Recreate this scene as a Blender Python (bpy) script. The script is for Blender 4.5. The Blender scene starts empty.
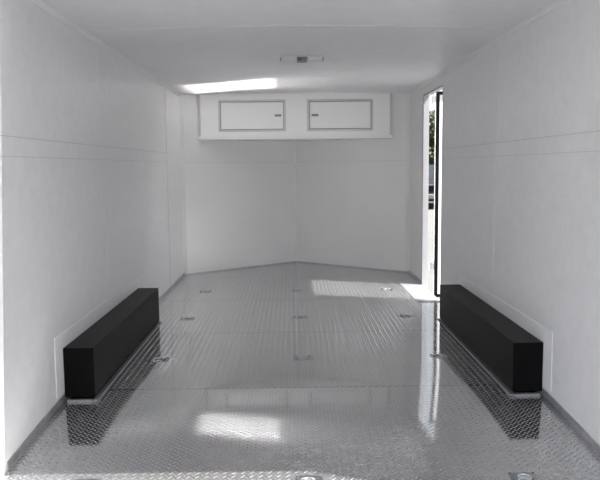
import bpy, math, random
import numpy as np
from mathutils import Vector, Matrix

# ------------------------------------------------------------------ camera
scene = bpy.context.scene
COL = scene.collection
PITCH, YAW, ROLL = 0.1051, 0.0130, 0.0092
cam_data = bpy.data.cameras.new('camera')
cam_data.sensor_fit = 'HORIZONTAL'
cam_data.sensor_width = 36.0
cam_data.lens = 36.0 * 700.0 / 600.0
cam_data.clip_start = 0.05
cam_data.clip_end = 600
cam = bpy.data.objects.new('camera', cam_data)
COL.objects.link(cam)
scene.camera = cam


def rot_cam():
    c, s = math.cos(YAW), math.sin(YAW)
    Y = Matrix(((c, -s, 0), (s, c, 0), (0, 0, 1)))
    c, s = math.cos(PITCH), math.sin(PITCH)
    P = Matrix(((1, 0, 0), (0, c, -s), (0, s, c)))
    c, s = math.cos(ROLL), math.sin(ROLL)
    Q = Matrix(((c, 0, -s), (0, 1, 0), (s, 0, c)))
    return (Q @ P @ Y).transposed()          # camera frame (right, forward, up) -> world


Rm = rot_cam()
right, fwd, up = Rm.col[0], Rm.col[1], Rm.col[2]
M = Matrix((right, up, -fwd)).transposed().to_4x4()
M.translation = Vector((-0.0615, 0.0, 1.1683))
cam.matrix_world = M

# ------------------------------------------------------------------ sky, sun, exposure
SUN_DIR = Vector((-1.13, 0.38, -1.82)).normalized()      # the way the light travels
world = bpy.data.worlds.new('sky')
scene.world = world
world.use_nodes = True
nt = world.node_tree
nt.nodes.clear()
sky = nt.nodes.new('ShaderNodeTexSky')
sky.sky_type = 'NISHITA'
sky.sun_disc = False
sky.sun_elevation = math.asin(-SUN_DIR.z)
sky.sun_rotation = math.atan2(-SUN_DIR.x, -SUN_DIR.y)
sky.air_density = 1.0
sky.dust_density = 3.0
mixn = nt.nodes.new('ShaderNodeMixRGB')
mixn.inputs['Fac'].default_value = 0.62                  # bright hazy sky
mixn.inputs['Color2'].default_value = (4.9, 4.82, 4.78, 1)
bg = nt.nodes.new('ShaderNodeBackground')
bg.inputs['Strength'].default_value = 0.33
wo = nt.nodes.new('ShaderNodeOutputWorld')
nt.links.new(sky.outputs[0], mixn.inputs['Color1'])
nt.links.new(mixn.outputs[0], bg.inputs['Color'])
nt.links.new(bg.outputs[0], wo.inputs['Surface'])

sun_data = bpy.data.lights.new('sun', 'SUN')
sun_data.energy = 27.0
sun_data.angle = math.radians(0.6)
sun_data.color = (1.0, 0.975, 0.95)
sun = bpy.data.objects.new('sun', sun_data)
sun.rotation_euler = SUN_DIR.to_track_quat('-Z', 'Y').to_euler()
sun.location = (6, -2, 10)
COL.objects.link(sun)

scene.view_settings.view_transform = 'Standard'
scene.view_settings.look = 'None'
scene.view_settings.gamma = 1.0
scene.view_settings.use_curve_mapping = False
scene.view_settings.exposure = -0.44
scene.cycles.max_bounces = 14
scene.cycles.diffuse_bounces = 9
scene.cycles.glossy_bounces = 8
scene.cycles.caustics_reflective = True
scene.cycles.blur_glossy = 0.0
scene.cycles.sample_clamp_indirect = 0.0
scene.cycles.use_guiding = True
scene.cycles.use_surface_guiding = True

# ------------------------------------------------------------------ materials
MAT = {}


def material(name, color, rough=0.5, metal=0.0, noise=0.0, nscale=6.0, bump=0.0, bscale=120.0,
             spec=0.5, color2=None, rnoise=0.0, coat=0.0, stretch=(1, 1, 1)):
    m = bpy.data.materials.new(name)
    m.use_nodes = True
    t = m.node_tree
    b = t.nodes['Principled BSDF']
    b.inputs['Base Color'].default_value = (*color, 1)
    b.inputs['Roughness'].default_value = rough
    b.inputs['Metallic'].default_value = metal
    b.inputs['Specular IOR Level'].default_value = spec
    if coat:
        b.inputs['Coat Weight'].default_value = coat
        b.inputs['Coat Roughness'].default_value = 0.25
    tc = t.nodes.new('ShaderNodeTexCoord')
    mp = t.nodes.new('ShaderNodeMapping')
    mp.inputs['Scale'].default_value = stretch
    t.links.new(tc.outputs['Object'], mp.inputs['Vector'])
    if noise or color2:
        n = t.nodes.new('ShaderNodeTexNoise')
        n.inputs['Scale'].default_value = nscale
        n.inputs['Detail'].default_value = 5
        r = t.nodes.new('ShaderNodeValToRGB')
        r.color_ramp.elements[0].position = 0.35
        r.color_ramp.elements[1].position = 0.65
        c2 = color2 if color2 else tuple(max(0, c * (1 - noise)) for c in color)
        r.color_ramp.elements[0].color = (*c2, 1)
        r.color_ramp.elements[1].color = (*color, 1)
        t.links.new(mp.outputs[0], n.inputs['Vector'])
        t.links.new(n.outputs['Fac'], r.inputs[0])
        t.links.new(r.outputs[0], b.inputs['Base Color'])
    if rnoise:
        n = t.nodes.new('ShaderNodeTexNoise')
        n.inputs['Scale'].default_value = 3.0
        n.inputs['Detail'].default_value = 6
        mr = t.nodes.new('ShaderNodeMapRange')
        mr.inputs['From Min'].default_value = 0.3
        mr.inputs['From Max'].default_value = 0.7
        mr.inputs['To Min'].default_value = max(0.02, rough - rnoise)
        mr.inputs['To Max'].default_value = rough + rnoise
        t.links.new(mp.outputs[0], n.inputs['Vector'])
        t.links.new(n.outputs['Fac'], mr.inputs['Value'])
        t.links.new(mr.outputs[0], b.inputs['Roughness'])
    if bump:
        n = t.nodes.new('ShaderNodeTexNoise')
        n.inputs['Scale'].default_value = bscale
        n.inputs['Detail'].default_value = 3
        bn = t.nodes.new('ShaderNodeBump')
        bn.inputs['Strength'].default_value = bump
        bn.inputs['Distance'].default_value = 0.002
        t.links.new(mp.outputs[0], n.inputs['Vector'])
        t.links.new(n.outputs['Fac'], bn.inputs['Height'])
        t.links.new(bn.outputs[0], b.inputs['Normal'])
    MAT[name] = m
    return m


material('white_panel', (0.73, 0.73, 0.735), rough=0.34, noise=0.05, nscale=14.0, bump=0.6, bscale=45)
material('nose_panel', (0.74, 0.74, 0.73), rough=0.42, noise=0.03, nscale=2.0, bump=0.2, bscale=90)
material('ceiling_panel', (0.70, 0.70, 0.715), rough=0.46, noise=0.04, nscale=12.0, bump=0.6, bscale=45)
material('white_trim', (0.80, 0.80, 0.80), rough=0.3)
material('groove', (0.58, 0.55, 0.56), rough=0.6)
material('tread_metal', (0.63, 0.63, 0.635), rough=0.075, metal=0.93, rnoise=0.02, noise=0.06, nscale=5)
material('tread_lozenge', (0.62, 0.62, 0.625), rough=0.30, metal=0.95)
material('brushed_metal', (0.55, 0.55, 0.56), rough=0.35, metal=1.0, rnoise=0.06)
material('flange_metal', (0.36, 0.36, 0.37), rough=0.45, metal=0.9)
material('base_metal', (0.55, 0.55, 0.56), rough=0.45, metal=0.9, noise=0.15, nscale=20)
material('smooth_plate', (0.62, 0.62, 0.63), rough=0.3, metal=0.75)
material('black_paint', (0.0042, 0.0042, 0.0045), rough=0.4, bump=0.1, bscale=60, spec=0.06)
material('black_rubber', (0.004, 0.004, 0.005), rough=0.8, spec=0.1)
material('cabinet_white', (0.86, 0.86, 0.85), rough=0.12)
material('jamb_metal', (0.42, 0.42, 0.44), rough=0.5, metal=0.3)
material('door_white', (0.86, 0.87, 0.88), rough=0.3)
material('chrome', (0.75, 0.76, 0.78), rough=0.12, metal=1.0)
material('zinc', (0.42, 0.43, 0.45), rough=0.3, metal=1.0)
material('gap_shade', (0.05, 0.05, 0.05), rough=0.8)  # near-black that paints the shade in the hatch gaps
material('lens_white', (0.68, 0.69, 0.70), rough=0.35)
material('switch_grey', (0.10, 0.10, 0.11), rough=0.5)
material('housing_grey', (0.22, 0.22, 0.23), rough=0.5)
material('concrete', (0.13, 0.129, 0.126), rough=0.9, noise=0.12, nscale=0.8, bump=0.3, bscale=30)
material('gravel', (0.16, 0.15, 0.12), rough=0.95, noise=0.4, nscale=8, bump=0.6, bscale=40)
material('grass_ground', (0.04, 0.055, 0.02), rough=0.95, noise=0.4, nscale=3, bump=0.6, bscale=40)
material('leaf', (0.022, 0.040, 0.010), rough=0.6, color2=(0.055, 0.075, 0.02), nscale=0.9)
material('bark', (0.13, 0.10, 0.075), rough=0.9, noise=0.4, nscale=10, bump=0.6, bscale=20)
material('car_paint', (0.006, 0.008, 0.016), rough=0.35, coat=0.15)
material('car_silver', (0.16, 0.17, 0.18), rough=0.4, metal=0.4)
material('car_glass', (0.02, 0.025, 0.03), rough=0.05, spec=0.8)
material('headlamp', (0.3, 0.31, 0.33), rough=0.12)
material('plywood_black', (0.04, 0.04, 0.04), rough=0.8)


# ------------------------------------------------------------------ mesh helpers
class MB:
    def __init__(self):
        self.v, self.f = [], []

    def add(self, vs, fs):
        o = len(self.v)
        self.v += [tuple(p) for p in vs]
        self.f += [tuple(i + o for i in q) for q in fs]
        return self

    def box(self, x0, x1, y0, y1, z0, z1):
        x0, x1 = sorted((x0, x1)); y0, y1 = sorted((y0, y1)); z0, z1 = sorted((z0, z1))
        vs = [(x0, y0, z0), (x1, y0, z0), (x1, y1, z0), (x0, y1, z0), (x0, y0, z1), (x1, y0, z1), (x1, y1, z1), (x0, y1, z1)]
        return self.add(vs, [(0, 3, 2, 1), (4, 5, 6, 7), (0, 1, 5, 4), (1, 2, 6, 5), (2, 3, 7, 6), (3, 0, 4, 7)])

    def prism(self, poly, axis, a, b):
        """poly: list of 2D points in the plane across axis, extruded a..b"""
        n = len(poly)

        def P(p, t):
            return {'x': (t, p[0], p[1]), 'y': (p[0], t, p[1]), 'z': (p[0], p[1], t)}[axis]
        vs = [P(p, a) for p in poly] + [P(p, b) for p in poly]
        fs = [tuple(range(n))[::-1], tuple(range(n, 2 * n))]
        fs += [(i, (i + 1) % n, n + (i + 1) % n, n + i) for i in range(n)]
        return self.add(vs, fs)

    def cyl(self, c, r, h, axis='z', n=20, r2=None):
        r2 = r if r2 is None else r2
        vs = []
        for k, (rr, t) in enumerate(((r, -h / 2), (r2, h / 2))):
            for i in range(n):
                a = 2 * math.pi * i / n
                p, q = rr * math.cos(a), rr * math.sin(a)
                d = {'x': (t, p, q), 'y': (q, t, p), 'z': (p, q, t)}[axis]
                vs.append((c[0] + d[0], c[1] + d[1], c[2] + d[2]))
        fs = [tuple(range(n))[::-1], tuple(range(n, 2 * n))]
        fs += [(i, (i + 1) % n, n + (i + 1) % n, n + i) for i in range(n)]
        return self.add(vs, fs)

    def tube(self, pts, r, n=10, closed=False):
        pts = [Vector(p) for p in pts]
        m = len(pts)
        vs = []
        for i, p in enumerate(pts):
            a = pts[(i - 1) % m] if (closed or i > 0) else p
            b = pts[(i + 1) % m] if (closed or i < m - 1) else p
            d = (b - a).normalized()
            u = d.cross(Vector((0, 0, 1)))
            if u.length < 1e-3:
                u = d.cross(Vector((1, 0, 0)))
            u.normalize()
            w = d.cross(u)
            for k in range(n):
                t = 2 * math.pi * k / n
                vs.append(p + r * (math.cos(t) * u + math.sin(t) * w))
        fs = []
        for i in range(m if closed else m - 1):
            j = (i + 1) % m
            for k in range(n):
                l = (k + 1) % n
                fs.append((i * n + k, i * n + l, j * n + l, j * n + k))
        if not closed:
            fs += [tuple(range(n)), tuple(range((m - 1) * n, m * n))[::-1]]
        return self.add(vs, fs)

    def build(self, name, mat, parent=None, bevel=0.0, smooth=False, seg=2, origin=None):
        me = bpy.data.meshes.new(name)
        off = Vector(origin) if origin is not None else Vector((0, 0, 0))
        me.from_pydata([Vector(p) - off for p in self.v], [], self.f)
        me.validate()
        me.materials.append(MAT[mat])
        import bmesh
        bm = bmesh.new(); bm.from_mesh(me)
        bmesh.ops.recalc_face_normals(bm, faces=bm.faces)
        bm.to_mesh(me); bm.free()
        o = bpy.data.objects.new(name, me)
        o.location = off
        COL.objects.link(o)
        if parent is not None:
            o.parent = parent
        if bevel:
            md = o.modifiers.new('bevel', 'BEVEL')
            md.width = bevel; md.segments = seg; md.limit_method = 'ANGLE'
        if smooth:
            for p in me.polygons:
                p.use_smooth = True
        return o


def tag(o, label, cat, group=None):
    o['label'] = label
    o['category'] = cat
    if group:
        o['group'] = group
    return o


def struct(o):
    o['kind'] = 'structure'
    return o


def thing(name, loc, label, cat, group=None, rz=0.0):
    o = bpy.data.objects.new(name, None)
    o.empty_display_size = 0.1
    o.location = loc
    o.rotation_euler = (0, 0, rz)
    COL.objects.link(o)
    return tag(o, label, cat, group)


def copy_tree(o, parent=None):
    c = o.copy()
    COL.objects.link(c)
    c.parent = parent
    for ch in [k for k in bpy.data.objects if k.parent == o]:
        copy_tree(ch, c)
    return c


# ------------------------------------------------------------------ dimensions
W = 1.22                # half width inside
T = 0.052               # wall thickness
H = 1.930               # ceiling height at the walls
CR = 0.03               # crown of the ceiling
Y0 = 2.28               # rear edge of the trailer body
YC = 7.545               # where the nose starts
YN = 8.505               # tip of the nose
DY0, DY1, DZ = 5.93, 6.77, 1.825     # side door opening
GZ = -0.60              # ground outside
BY0, BY1, BH = 3.462, 5.220, 0.267  # wheel boxes
RINGS_Y = (2.61, 4.175, 5.33, 6.50)
RINGS_X = (-0.87, 0.0, 0.84)
NOSE_RINGS = ((-0.895, 7.82), (0.885, 7.82))
KNEE, BEND, SLOPE = 3.621, 3.85, 0.074   # the rear of the floor curves down to the threshold
PLATE_SEAMS = (KNEE, 4.863, 6.10, 7.32)


def zf(y):
    d = BEND - y
    if d <= 0:
        return 0.0
    return -SLOPE * (d * d / 2.0 if d < 1 else d - 0.5)


# ------------------------------------------------------------------ ground outside
g = MB().add([(-90, -60, GZ), (90, -60, GZ), (90, 27.2, GZ), (-90, 27.2, GZ)], [(0, 1, 2, 3)]).build('ground', 'concrete')
struct(g)
g = MB().add([(-90, 27.2, GZ), (90, 27.2, GZ), (90, 31.6, GZ), (-90, 31.6, GZ)], [(0, 1, 2, 3)]).build('gravel_strip', 'gravel')
struct(g)
g = MB().add([(-150, 31.6, GZ), (150, 31.6, GZ), (150, 160, GZ), (-150, 160, GZ)], [(0, 1, 2, 3)]).build('lawn', 'grass_ground')
struct(g)

# ------------------------------------------------------------------ floor: tread plates with raised lozenges
SILL_X0 = 1.012          # the smooth sill plate at the side door replaces the tread there
RW, RD = 0.054, 0.046    # half size of the recessed pans


def nose_half(y):
    return W if y <= YC else W * (1 - (y - YC) / (YN - YC))


def in_pan(x, y, m=0.012):
    for ry in RINGS_Y:
        for rx in RINGS_X:
            if abs(x - rx) < RW + m and abs(y - ry) < RD + m:
                return True
    for rx, ry in NOSE_RINGS:
        if abs(x - rx) < RW + m and abs(y - ry) < RD + m:
            return True
    return False


fl = MB()
ys = [Y0] + list(PLATE_SEAMS) + [YN]
holes = [(rx, ry) for ry in RINGS_Y for rx in RINGS_X] + list(NOSE_RINGS)
GAP = 0.0012
for a, b in zip(ys[:-1], ys[1:]):
    ya, yb = a + (GAP if a > Y0 else 0), b - (GAP if b < YN else 0)
    hs = [h for h in holes if ya < h[1] < yb]
    brk = {ya, yb}
    for h in hs:
        brk |= {h[1] - RD + 0.008, h[1] + RD - 0.008}
    if ya < YC < yb:
        brk.add(YC)
    if ya < BEND:
        n_ = int((min(yb, BEND) - ya) / 0.02)
        brk |= {ya + (min(yb, BEND) - ya) * k / n_ for k in range(1, n_)}
    brk = sorted(brk)
    for p, q in zip(brk[:-1], brk[1:]):
        mid = 0.5 * (p + q)
        here = [h for h in hs if abs(h[1] - mid) < RD - 0.008]
        xs = [(-nose_half(p), -nose_half(q))]
        for h in sorted(here):
            xs += [(h[0] - RW + 0.008,) * 2, (h[0] + RW - 0.008,) * 2]
        xs.append((nose_half(p), nose_half(q)))
        for k in range(0, len(xs), 2):
            l, r = xs[k], xs[k + 1]
            n = len(fl.v)
            fl.v += [(l[0], p, zf(p)), (r[0], p, zf(p)), (r[1], q, zf(q)), (l[1], q, zf(q))]
            fl.f.append((n, n + 1, n + 2, n + 3))
n_plate = len(fl.f)
# lozenges
PX, PY = 0.018, 0.030
hl, hw, hh = 0.0135, 0.0034, 0.0014
base = [(-hl, 0, 0), (-hl * .5, -hw, 0), (hl * .5, -hw, 0), (hl, 0, 0), (hl * .5, hw, 0), (-hl * .5, hw, 0),
        (-hl * .55, 0, hh), (hl * .55, 0, hh)]
lf = [(1, 2, 7, 6), (4, 5, 6, 7), (0, 1, 6), (0, 6, 5), (2, 3, 7), (3, 4, 7)]
nx, ny = int(2 * W / PX), int((YN - Y0) / PY)
for j in range(ny):
    for i in range(nx):
        y = Y0 + 0.02 + PY * (j + 0.5 * (i % 2))
        if any(abs(y - s) < 0.010 for s in PLATE_SEAMS):
            continue
        x = -W + 0.022 + PX * i
        if abs(x) > nose_half(y) - 0.02 or in_pan(x, y):
            continue
        if x > SILL_X0 - 0.01 and DY0 - 0.02 < y < DY1 + 0.2:
            continue
        if abs(x) > 1.02 and BY0 + .01 < y < BY1 - 0.01:
            continue
        a = math.radians(48 if i % 2 == 0 else -48)
        ca, sa = math.cos(a), math.sin(a)
        fl.add([(x + ca * p[0] - sa * p[1], y + sa * p[0] + ca * p[1], p[2] + zf(y + sa * p[0] + ca * p[1])) for p in base], lf)
fo = fl.build('floor', 'tread_metal')
fo.data.materials.append(MAT['tread_lozenge'])
fo.data.polygons.foreach_set('material_index', [0 if i < n_plate else 1 for i in range(len(fo.data.polygons))])
struct(fo)
sub = MB()
sub.prism([(-W, KNEE), (W, KNEE), (W, YC), (0, YN), (-W, YC)], 'z', -0.16, -0.022)
sub.prism([(Y0, zf(Y0) - .022), (3.1, zf(3.1) - 0.022), (KNEE, -0.022), (KNEE, -0.16), (Y0, -0.18)], 'x', -W - T, W + T)
struct(sub.build('floor_deck', 'plywood_black'))

# smooth sill plate at the side door
sp = MB()
sp.box(SILL_X0, W + 0.002, DY0 - 0.02, DY1 + 0.165, 0.0008, 0.004)
sp.box(SILL_X0, W, DY0 - 0.035, DY0 - 0.02, 0.0008, 0.007)
tag(sp.build('door_sill_plate', 'smooth_plate', bevel=0.001), 'smooth white sill plate on the floor inside the open side door', 'sill plate')

# ------------------------------------------------------------------ walls
SPL = 2.74
POST_B, POST_T = 2.70, 2.93       # added left rear post, splayed and leaned to catch light as a bright strip


def wall_side(name, s):
    m = MB()
    xi, xo = s * W, s * (W + T)
    if s < 0:
        b, t_, zb, zt = POST_B, POST_T, -0.18, H + 0.06
        m.add([(xi, b, zb), (xi, YC, zb), (xo, YC + .03, zb), (xo, b, zb), (xi, t_, zt), (xi, YC, zt), (xo, YC + .03, zt), (xo, t_, zt)],
              [(0, 1, 2, 3), (4, 7, 6, 5), (0, 4, 5, 1), (1, 5, 6, 2), (2, 6, 7, 3), (3, 7, 4, 0)])
    else:
        m.box(xi, xo, Y0, DY0, -0.18, H + 0.06)
        m.box(xi, xo, DY0, DY1, DZ, H + 0.06)
        m.box(xi, xo, DY0, DY1, -0.18, -0.055)
        m.prism([(xi, DY1), (xi, YC), (xo, YC + 0.03), (xo, DY1)], 'z', -0.18, H + 0.06)
    return struct(m.build(name, 'white_panel'))


wall_side('wall_left', -1)
wall_side('wall_right', 1)
pz = MB()  # added post, its white face turned outward to look brighter than the wall
for zz, yy in ((-0.18, POST_B), (H + 0.06, POST_T)):
    pz.v += [(-W - 0.0005, yy - 0.001, zz), (-W - T, yy - 0.001, zz), (-W - T - 0.06, yy - 0.1, zz), (-W - T - 0.06, Y0, zz), (-W - T, Y0, zz), (-W - 0.055, yy - 0.075, zz)]
pz.f = [(0, 1, 2, 3, 4, 5), (11, 10, 9, 8, 7, 6)] + [(i, (i + 1) % 6, 6 + (i + 1) % 6, 6 + i) for i in range(6)]
struct(pz.build('trim_9', 'door_white'))

for nm, s in (('wall_nose_left', -1), ('wall_nose_right', 1)):
    m = MB()
    m.prism([(s * W, YC), (0, YN), (0, YN + T), (s * (W + T), YC + 0.03)], 'z', -0.18, H + 0.06)
    struct(m.build(nm, 'nose_panel'))

# ceiling, gently crowned, with the roof above it
N = 16
poly = [(-W - T + 2 * (W + T) * i / N, H + CR * (1 - (-1 + 2 * i / N) ** 2)) for i in range(N + 1)]
poly2 = [(x, z + 0.05) for x, z in poly][::-1]
cm = MB().prism(poly + poly2, 'y', Y0, YN + 0.02)
co = cm.build('ceiling', 'ceiling_panel')
struct(co)

# ---- trims on the walls and the ceiling
tn = [0]


def trim(m, mat='white_trim', bevel=0.0):
    tn[0] += 1
    return struct(m.build('trim_%d' % tn[0], mat, bevel=bevel))


def cove(s):
    m = MB()
    a, b = 0.022, 0.018
    pts = [(s * W, H + 0.001), (s * W, H - b), (s * (W - .006), H - b), (s * (W - a * .62), H - b * .30), (s * (W - a), H + 0.002), (s * (W - a), H + 0.006)]
    m.prism(pts, 'y', Y0 if s > 0 else SPL, YC)
    return m


trim(cove(-1), 'ceiling_panel')
trim(cove(1), 'ceiling_panel')
# ceiling joint strip
m = MB()
cz = lambda x: H + CR * (1 - (x / (W + T)) ** 2)
for i in range(N):
    x0, x1 = -1.18 + 2.36 * i / N, -1.18 + 2.36 * (i + 1) / N
    m.add([(x0, 4.055, cz(x0) - .0035), (x1, 4.055, cz(x1) - .0035), (x1, 4.067, cz(x1) - .0035), (x0, 4.067, cz(x0) - .0035),
           (x0, 4.05, cz(x0)), (x1, 4.05, cz(x1)), (x1, 4.072, cz(x1)), (x0, 4.072, cz(x0))],
          [(0, 1, 2, 3), (0, 4, 5, 1), (3, 2, 6, 7)])
trim(m, 'ceiling_panel')
# wall joint strips: two horizontal lines and upright joints
for s in (-1, 1):
    m = MB()
    xa, xb = s * W, s * (W - 0.0022)
    spans = [(SPL + 0.002 if s < 0 else Y0 + .02, 5.85 if s > 0 else 6.62)]
    for a, b in spans:
        m.box(xa, xb, a, b, 1.300, 1.3040)
        m.box(xa, xb, a, b, 1.218, 1.2208)
    trim(m, 'groove')
    m = MB()
    for y in (4.38,):
        m.box(xa, s * (W - .0025), y, y + 0.028, 0.045 if s < 0 else 0.045, H - 0.032)
    trim(m, 'white_panel', bevel=0.001)
m = MB()
m.box(-W, -W + .002, 6.63, 6.645, 0.03, H - 0.03)
trim(m, 'groove')
# upright joint in the tip of the nose and corner angles
m = MB()
m.prism([(-0.022, YN - 0.0165), (0, YN - .006), (0.022, YN - 0.0165), (0, YN + 0.01)], 'z', 0, H + .02)
trim(m, 'white_panel')
for s in (-1, 1):
    m = MB()
    dx, dy = -s * W, YN - YC
    l = math.hypot(dx, dy)
    ux, uy = dx / l, dy / l
    m.prism([(s * W, YC - 0.04), (s * (W - .003), YC - .04), (s * (W - 0.003), YC), (s * W + ux * .04 , YC + uy * 0.04 - .003), (s * W + ux * .04, YC + uy * .04)], 'z', 0.02, H)
    trim(m, 'nose_panel')
# faint joint across the nose walls
for s in (-1, 1):
    m = MB()
    m.prism([(s * W, YC), (0, YN), (0, YN - .0025), (s * (W - .002), YC - 0.001)], 'z', 1.216, 1.2195)
    trim(m, 'groove')
# flashing plates on the walls around the wheel boxes
for s in (-1, 1):
    m = MB()
    m.box(s * W, s * (W - 0.004), BY0 - 0.11, BY1 + 0.06, 0.042, 0.345)
    trim(m, 'white_trim', bevel=0.0015)

# baseboards of plain metal
for nm, s in (('baseboard_left', -1), ('baseboard_right', 1)):
    m = MB()
    for a, b in ((SPL if s < 0 else Y0, BY0), (BY1, YC if s < 0 else DY0 - 0.03)):
        sec = [(s * W, 0.034), (s * (W - .004), 0.034), (s * (W - .006), 0.004), (s * (W - .012), 0.0), (s * W, 0.0)]
        st = [a] + [y for y in (2.6, 2.85, 3.0, 3.1, 3.2, 3.3, 3.4, 3.5, 3.7, 3.85) if a < y < b] + [b]
        vs = [(x, y, z + zf(y)) for y in st for x, z in sec]
        e = 5 * (len(st) - 1)
        m.add(vs, [(0, 1, 2, 3, 4), (e + 4, e + 3, e + 2, e + 1, e)] +
              [(q * 5 + i, q * 5 + (i + 1) % 5, q * 5 + 5 + (i + 1) % 5, q * 5 + 5 + i) for q in range(len(st) - 1) for i in range(5)])
    if s > 0:
        m.box(W, W - 0.004, DY1 + .02, YC, 0, 0.034)
    struct(m.build(nm, 'base_metal'))
for nm, s in (('baseboard_nose_left', -1), ('baseboard_nose_right', 1)):
    m = MB()
    m.prism([(s * W, YC), (0, YN), (0, YN - .006), (s * (W - .006), YC - 0.002)], 'z', 0, 0.014)
    struct(m.build(nm, 'base_metal'))

# door frame of the side opening
m = MB()
fr = 0.012
m.box(W - 0.003, W + T, DY1 - fr, DY1 + 0.03, 0.0, DZ)          # far jamb
m.box(W, W + T + 0.02, DY0 - 0.02, DY0 + fr * .3, 0.0, DZ)       # near jamb
m.box(W, W + T, DY0, DY1, DZ - 0.004, DZ + 0.01)
struct(m.build('door_1', 'jamb_metal', bevel=0.002))

# ------------------------------------------------------------------ wheel boxes
for s, side, lab in ((-1, 'left', 'long black wheel-well box against the left wall'),
                     (1, 'right', 'long black wheel-well box against the right wall, beside the side door')):
    xi = s * 1.063
    r = thing('wheel_well_box', (s * 1.145, 0.5 * (BY0 + BY1), 0), lab, 'wheel box', 'black wheel-well boxes')
    iv = Vector(r.location)
    m = MB()
    m.box(xi - iv.x, s * (W - .0045) - iv.x, BY0 - iv.y, BY1 - iv.y, 0.013, BH)
    m.build('box_shell', 'black_paint', r, bevel=0.002, seg=2)
    m = MB()
    e = 0.018
    m.box(xi - s * e - iv.x, xi + s * 0.01 - iv.x, BY0 - 0.022 - iv.y, BY1 - iv.y, -0.004, 0.007)
    m.box(xi - iv.x, s * (W - .022) - iv.x, BY0 - 0.022 - iv.y, BY0 - iv.y, -0.011, 0.007)
    o = m.build('base_flange', 'flange_metal', r, bevel=0.001)
    o['label'] = 'bright metal angle along the foot of the box'

# ------------------------------------------------------------------ tie-down rings in the floor
def ring_proto(label):
    r = thing('tie_down_ring', (0, 0, 0), label, 'tie-down ring', 'recessed tie-down rings in the floor')
    m = MB()
    # flange with a round-ended dish
    n = 24
    rim, lip, bot = [], [], []
    for i in range(n):
        a = 2 * math.pi * i / n
        c, s_ = math.cos(a), math.sin(a)
        k = 1 / max(abs(c), abs(s_))
        rim.append((RW * c * k, RD * s_ * k, 0.0))
        lip.append((0.040 * c, 0.035 * s_, 0.0030))
        bot.append((0.028 * c, 0.024 * s_, -0.014))
    rim2 = [(x * .98, y * .98, 0.003) for x, y, z in rim]
    vs = rim + rim2 + lip + bot
    fs = []
    for q in range(3):
        for i in range(n):
            j = (i + 1) % n
            fs.append((q * n + i, q * n + j, (q + 1) * n + j, (q + 1) * n + i))
    fs.append(tuple(range(3 * n, 4 * n)))
    m.add(vs, fs)
    m.build('pan', 'zinc', r)
    m = MB()
    pts = []
    for i in range(20):
        a = 2 * math.pi * i / 20
        pts.append((0.025 * math.cos(a), 0.021 * math.sin(a), 0.0035 + 0.004 * math.sin(a)))
    m.tube(pts, 0.0042, 8, closed=True)
    m.build('ring', 'chrome', r, smooth=True)
    m = MB()
    m.box(-0.012, 0.012, -0.029, -0.017, -0.004, 0.0065)
    m.build('bracket', 'zinc', r, bevel=0.002)
    for sx in (-1, 1):
        b = MB().cyl((sx * 0.046, 0.036, 0.0040), 0.0042, 0.003, n=8)
        b.build('bolt', 'switch_grey', r)
    return r


ROWN = {2.61: 'on the sunlit front edge of the floor',
        4.175: 'between the two black boxes',
        5.33: 'just past the two black boxes',
        6.50: 'level with the open side door'}
COLN = {-0.87: 'left-hand', 0.0: 'centre', 0.84: 'right-hand'}
spots = []
for ry in RINGS_Y:
    for rx in RINGS_X:
        spots.append((rx, ry, '%s metal tie-down ring %s' % (COLN[rx], ROWN[ry])))
spots.append((NOSE_RINGS[0][0], NOSE_RINGS[0][1], 'metal tie-down ring close to the foot of the left nose wall'))
spots.append((NOSE_RINGS[1][0], NOSE_RINGS[1][1], 'metal tie-down ring close to the foot of the right nose wall'))
proto = ring_proto(spots[0][2])
for i, (x, y, lab) in enumerate(spots):
    o = proto if i == 0 else copy_tree(proto)
    o.location = (x, y, zf(y))
    if y < KNEE:
        o.rotation_euler = (math.atan(SLOPE), 0, 0)
    o['label'] = lab

# ------------------------------------------------------------------ overhead cabinet across the nose
CY = 7.67
hwC = nose_half(CY) - 0.012
cb, ct = 1.462, 1.959
cab = thing('overhead_cabinet', (0, CY, cb), 'white overhead cabinet with two hatch doors, high across the nose wall', 'cabinet')
m = MB()
A, B = (hwC, 0.0), (0.0, YN - CY - 0.02)
yb_ = (YN - CY) * 0.985


def slab(z0, z1, inset=0.0):
    m_ = MB()
    m_.prism([(-hwC + inset, 0.0), (hwC - inset, 0.0), (0.0, yb_ - inset)], 'z', z0, z1)
    return m_


m = slab(0.0, 0.014)
m.build('bottom_panel', 'cabinet_white', cab)
# face with two openings
face = MB()
LD = (-0.821, -0.113)        # left door opening
RD_ = (0.138, 0.832)
zl, zh = 0.093, 0.414
ztop = ct - cb
for x0, x1 in ((-hwC, LD[0]), (LD[1], RD_[0]), (RD_[1], hwC)):
    face.box(x0, x1, 0, 0.016, 0, ztop)
for x0, x1 in (LD, RD_):
    face.box(x0, x1, 0, 0.016, 0, zl)
    face.box(x0, x1, 0, 0.016, zh, ztop)
face.build('face_frame', 'cabinet_white', cab)
m = MB()
m.box(-hwC, hwC, -0.014, 0, 0.001, 0.034)
m.build('bottom_rail', 'white_trim', cab, bevel=0.002)
m = MB()
m.box(-hwC, -hwC + 0.026, -0.012, 0, 0.034, ztop - 0.004)
m.build('side_rail', 'brushed_metal', cab, bevel=0.002)
m = MB()
m.box(hwC - 0.026, hwC, -0.012, 0, 0.034, ztop - 0.004)
m.build('side_rail', 'brushed_metal', cab, bevel=0.002)
m = MB()
m.box(-hwC, hwC, -0.022, 0.0, -0.007, 0.001)
m.build('bottom_lip', 'base_metal', cab)
m = MB()
m.box(-hwC + .026, hwC - .026, -0.006, 0, ztop - 0.024, ztop - .006)
m.build('top_rail', 'white_trim', cab, bevel=0.002)
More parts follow.
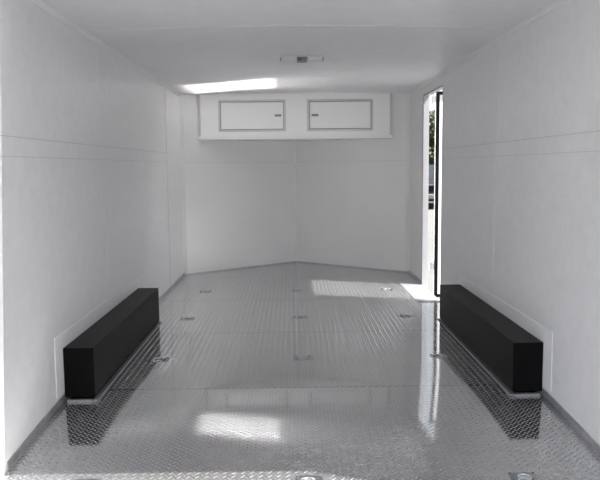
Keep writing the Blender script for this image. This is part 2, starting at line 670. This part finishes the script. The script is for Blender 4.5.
for (x0, x1), lx, ln in ((LD, -1, 'left'), (RD_, 1, 'right')):
    # door frame ring
    fr_ = MB()
    w_ = 0.022
    for a, b, c_, d in ((x0 - .01, x1 + .01, zl - .01, zl + w_ - .01), (x0 - .01, x1 + .01, zh - w_ + .01, zh + .01),
                        (x0 - .01, x0 + w_ - .01, zl + w_ - .01, zh - w_ + .01), (x1 - w_ + .01, x1 + .01, zl + w_ - .01, zh - w_ + .01)):
        fr_.box(a, b, -0.010, 0.0, c_, d)
    fro = fr_.build('hatch_frame', 'brushed_metal', cab, bevel=0.002)
    dr = MB()
    dr.box(x0 + 0.017, x1 - 0.017, -0.004, 0.010, zl + 0.017, zh - 0.017)
    do = dr.build('hatch_door', 'cabinet_white', cab, bevel=0.003)
    xk = x1 - 0.075 if lx < 0 else x0 + 0.075
    zk = 0.5 * (zl + zh)
    lt = MB()
    lt.box(xk - 0.036, xk + 0.036, -0.012, -0.004, zk - 0.012, zk + 0.012)
    lt.build('latch', 'housing_grey', do, bevel=0.003)
    # dark sheet behind the door, its colour standing in for the gap's shade
    gp = MB()
    gp.box(x0 + .001, x1 - .001, 0.0105, 0.014, zl + .001, zh - .001)
    gp.build('hatch_gap_shade', 'gap_shade', cab)

# ------------------------------------------------------------------ ceiling lamp (unlit, two lenses around a switch housing)
lx_, ly_ = 0.032, 5.2
lz = cz(lx_) - 0.001
lamp = thing('ceiling_lamp', (lx_, ly_, lz), 'small unlit double dome lamp in the middle of the ceiling', 'lamp')
m = MB(); m.box(-0.155, 0.155, -0.065, 0.065, -0.008, 0.0)
m.build('base_plate', 'lens_white', lamp, bevel=0.003)
for s in (-1, 1):
    m = MB()
    pr = [(-0.055, -0.008), (-0.048, -0.028), (-0.03, -0.036), (0.03, -0.036), (0.048, -0.028), (0.055, -0.008)]
    a, b = (s * 0.042, s * 0.148)
    m.prism(pr, 'x', min(a, b), max(a, b))
    m.build('lens', 'lens_white', lamp, bevel=0.006)
    m = MB(); m.box(s * .150, s * .157, -0.03, 0.03, -0.03, -0.006)
    m.build('end_clip', 'housing_grey', lamp, bevel=0.002)
m = MB(); m.box(-0.036, 0.036, -0.060, 0.060, -0.034, -0.008)
m.build('switch_housing', 'housing_grey', lamp, bevel=0.003)
m = MB(); m.box(-0.032, 0.0, -0.068, -0.060, -0.034, -0.020)
m.build('switch', 'switch_grey', lamp, bevel=0.002)

# ------------------------------------------------------------------ side door, swung open on its far hinges
dy = DY1 + 0.06
dx0 = 1.350
door = thing('side_door', (dx0, dy, -0.10), 'white side door with black rubber seal, swung open outside', 'door')
dz0, dz1 = -0.035, 1.97
DW = 0.86
m = MB(); m.box(0.0, DW, 0.0, 0.040, dz0, dz1)
m.build('door_panel', 'door_white', door, bevel=0.003)
m = MB()
sw = 0.034
m.box(0.0, sw, -0.014, 0.0, dz0, dz1)
m.box(DW - sw, DW, -0.014, 0.0, dz0, dz1)
m.box(sw, DW - sw, -0.014, 0.0, dz0, dz0 + .03)
m.box(sw, DW - sw, -0.014, 0.0, dz1 - .03, dz1)
m.build('rubber_seal', 'black_rubber', door, bevel=0.003)
for z in (0.27, 1.90):
    m = MB()
    m.box(-0.072, 0.0, 0.004, 0.016, z - 0.03, z + 0.03)
    m.cyl((-0.040, 0.004, z), 0.013, 0.085, n=12)
    m.build('hinge', 'chrome', door, bevel=0.001)
m = MB()
m.box(DW - 0.11, DW - 0.06, -0.03, 0, 0.95, 1.12)
m.build('lock_handle', 'zinc', door, bevel=0.004)

# ------------------------------------------------------------------ rear ramp, let down out of view, included for the sunlight it bounces
ramp = thing('rear_ramp', (0, Y0 - .01, zf(Y0) - 0.02), 'metal rear ramp let down from the threshold to the concrete', 'ramp')
L = 1.55
dz_ = GZ - zf(Y0) + 0.04
m = MB()
m.add([(-1.15, 0, 0), (1.15, 0, 0), (1.15, -L, dz_), (-1.15, -L, dz_), (-1.15, 0, -.05), (1.15, 0, -.05), (1.15, -L, dz_ - .015), (-1.15, -L, dz_ - .015)],
      [(0, 1, 2, 3), (7, 6, 5, 4), (0, 4, 5, 1), (1, 5, 6, 2), (2, 6, 7, 3), (3, 7, 4, 0)])
m.build('ramp_panel', 'brushed_metal', ramp)
for s in (-1, 1):
    m = MB()
    m.add([(s * 1.15, 0, 0.012), (s * 1.19, 0, 0.012), (s * 1.19, -L, dz_ + .012), (s * 1.15, -L, dz_ + .012),
           (s * 1.15, 0, -.05), (s * 1.19, 0, -.05), (s * 1.19, -L, dz_ - .015), (s * 1.15, -L, dz_ - .015)],
          [(0, 1, 2, 3), (7, 6, 5, 4), (0, 4, 5, 1), (1, 5, 6, 2), (2, 6, 7, 3), (3, 7, 4, 0)])
    m.build('side_rail', 'base_metal', ramp)

# ------------------------------------------------------------------ parked car seen through the side door
def make_car(loc, rz, label):
    c = thing('parked_car', loc, label, 'car', None, rz)
    # front of the car looks along -y; origin on the ground under its middle
    prof = [(-2.35, 0.32), (-2.40, 0.55), (-2.34, 0.98), (-2.15, 1.10), (-1.15, 1.18), (-0.90, 1.22),
            (2.28, 1.22), (2.36, 1.0), (2.38, 0.5), (2.30, 0.32),
            (1.95, 0.32), (1.85, 0.62), (1.50, 0.80), (1.15, 0.62), (1.05, 0.32),
            (-1.05, 0.32), (-1.15, 0.62), (-1.50, 0.80), (-1.85, 0.62), (-1.95, 0.32)]
    MB().prism(prof, 'x', -0.95, 0.95).build('body', 'car_paint', c, bevel=0.07, seg=4)
    cabn = MB()
    lo = [(-0.90, -1.0), (0.90, -1.0), (0.90, 2.25), (-0.90, 2.25)]
    hi = [(-0.70, -0.25), (0.70, -0.25), (0.72, 1.95), (-0.72, 1.95)]
    cabn.add([(x, y, 1.16) for x, y in lo] + [(x, y, 1.78) for x, y in hi],
             [(0, 1, 2, 3), (4, 7, 6, 5), (0, 4, 5, 1), (1, 5, 6, 2), (2, 6, 7, 3), (3, 7, 4, 0)])
    cabn.build('cabin', 'car_paint', c, bevel=0.06, seg=3)
    # windows slightly proud of the cabin faces
    def pane(p, name):
        q = [Vector(v) for v in p]
        nrm = (q[1] - q[0]).cross(q[3] - q[0]).normalized()
        mid = sum(q, Vector()) / 4
        if nrm.dot(mid - Vector((0, .6, 1.4))) < 0:
            nrm = -nrm
        q = [mid + (v - mid) * 0.86 for v in q]
        a = [v + nrm * 0.008 for v in q]; b = [v - nrm * 0.01 for v in q]
        MB().add(a + b, [(0, 1, 2, 3), (7, 6, 5, 4), (0, 4, 5, 1), (1, 5, 6, 2), (2, 6, 7, 3), (3, 7, 4, 0)]).build(name, 'car_glass', c)
    P = [(x, y, 1.16) for x, y in lo] + [(x, y, 1.78) for x, y in hi]
    pane([P[0], P[1], P[5], P[4]], 'windshield')
    pane([P[2], P[3], P[7], P[6]], 'rear_window')
    pane([P[0], P[4], P[7], P[3]], 'side_window')
    pane([P[1], P[5], P[6], P[2]], 'side_window')
    MB().box(-0.50, 0.50, -2.42, -2.34, 0.72, 0.95).build('grille', 'black_rubber', c, bevel=0.02)
    MB().box(-0.97, 0.97, -2.50, -2.30, 0.42, 0.62).build('bumper', 'car_silver', c, bevel=0.04)
    for s in (-1, 1):
        MB().box(s * 0.56, s * 0.92, -2.42, -2.25, 0.78, 0.97).build('headlamp', 'headlamp', c, bevel=0.03)
        MB().box(s * 0.93, s * 1.14, -0.85, -0.72, 1.20, 1.36).build('mirror', 'car_silver', c, bevel=0.03)
    for y in (-1.5, 1.5):
        for s in (-1, 1):
            w = MB().cyl((s * 0.84, y, 0.36), 0.36, 0.22, 'x', 24).build('wheel', 'black_rubber', c, bevel=0.03)
            MB().cyl((s * 0.955, y, 0.36), 0.20, 0.02, 'x', 16).build('hub_cap', 'car_silver', w, bevel=0.004)
    return c


make_car((5.95, 30.2, GZ), 0.0, 'dark blue car parked on the gravel, seen through the side doorway')

# ------------------------------------------------------------------ trees
rng = random.Random(7)


def make_tree(h, r, label):
    t = thing('tree', (0, 0, 0), label, 'tree', 'trees beyond the car')
    tk = MB()
    pts = [(0, 0, -0.1), (0.05, 0.02, h * .2), (-0.04, 0.05, h * .42), (0.05, 0, h * .7)]
    tk.tube(pts, h * 0.022, 10)
    for k in range(6):
        a = k * 1.05
        z = h * (0.3 + 0.05 * k)
        tk.tube([(0, 0, z), (r * .35 * math.cos(a), r * .35 * math.sin(a), z + h * .12), (r * .6 * math.cos(a), r * .6 * math.sin(a), z + h * .22)], h * .009, 6)
    tk.build('trunk', 'bark', t, smooth=True)
    blobs = []
    for k in range(22):
        a = rng.uniform(0, 6.28); rr = r * rng.uniform(0.0, 0.75)
        blobs.append((rr * math.cos(a), rr * math.sin(a), h * rng.uniform(0.28, 0.88), r * rng.uniform(.28, .45)))
    cr = MB()
    for b in blobs:
        for _ in range(330):
            d = Vector((rng.gauss(0, 1), rng.gauss(0, 1), rng.gauss(0, 1))).normalized() * b[3] * rng.uniform(.6, 1.05)
            p = Vector(b[:3]) + d
            u = Vector((rng.gauss(0, 1), rng.gauss(0, 1), rng.gauss(0, 1))).normalized()
            w = u.cross(d.normalized() + Vector((0, 0, .01)))
            if w.length < .05:
                continue
            w.normalize()
            s = rng.uniform(.07, .14)
            cr.add([p - u * s, p - w * s * .55, p + u * s, p + w * s * .55], [(0, 1, 2, 3)])
    cr.build('crown', 'leaf', t)
    return t


tp = make_tree(4.5, 2.0, 'leafy green tree right behind the dark parked car')
tp.location = (7.2, 36.5, GZ)
for (x, y, s, lab) in ((3.4, 41, 0.9, 'lower leafy tree left of the dark parked car, farther back'),
                       (11.5, 37, 1.1, 'leafy tree to the right of the dark parked car'),
                       (15.5, 40, 1.25, 'tall leafy tree farthest to the right of the parked car'),
                       (9.2, 43, 1.2, 'tall leafy tree in the second row behind the parked car')):
    o = copy_tree(tp)
    o.location = (x, y, GZ)
    o.scale = (s, s, s)
    o.rotation_euler = (0, 0, x)
    o['label'] = lab
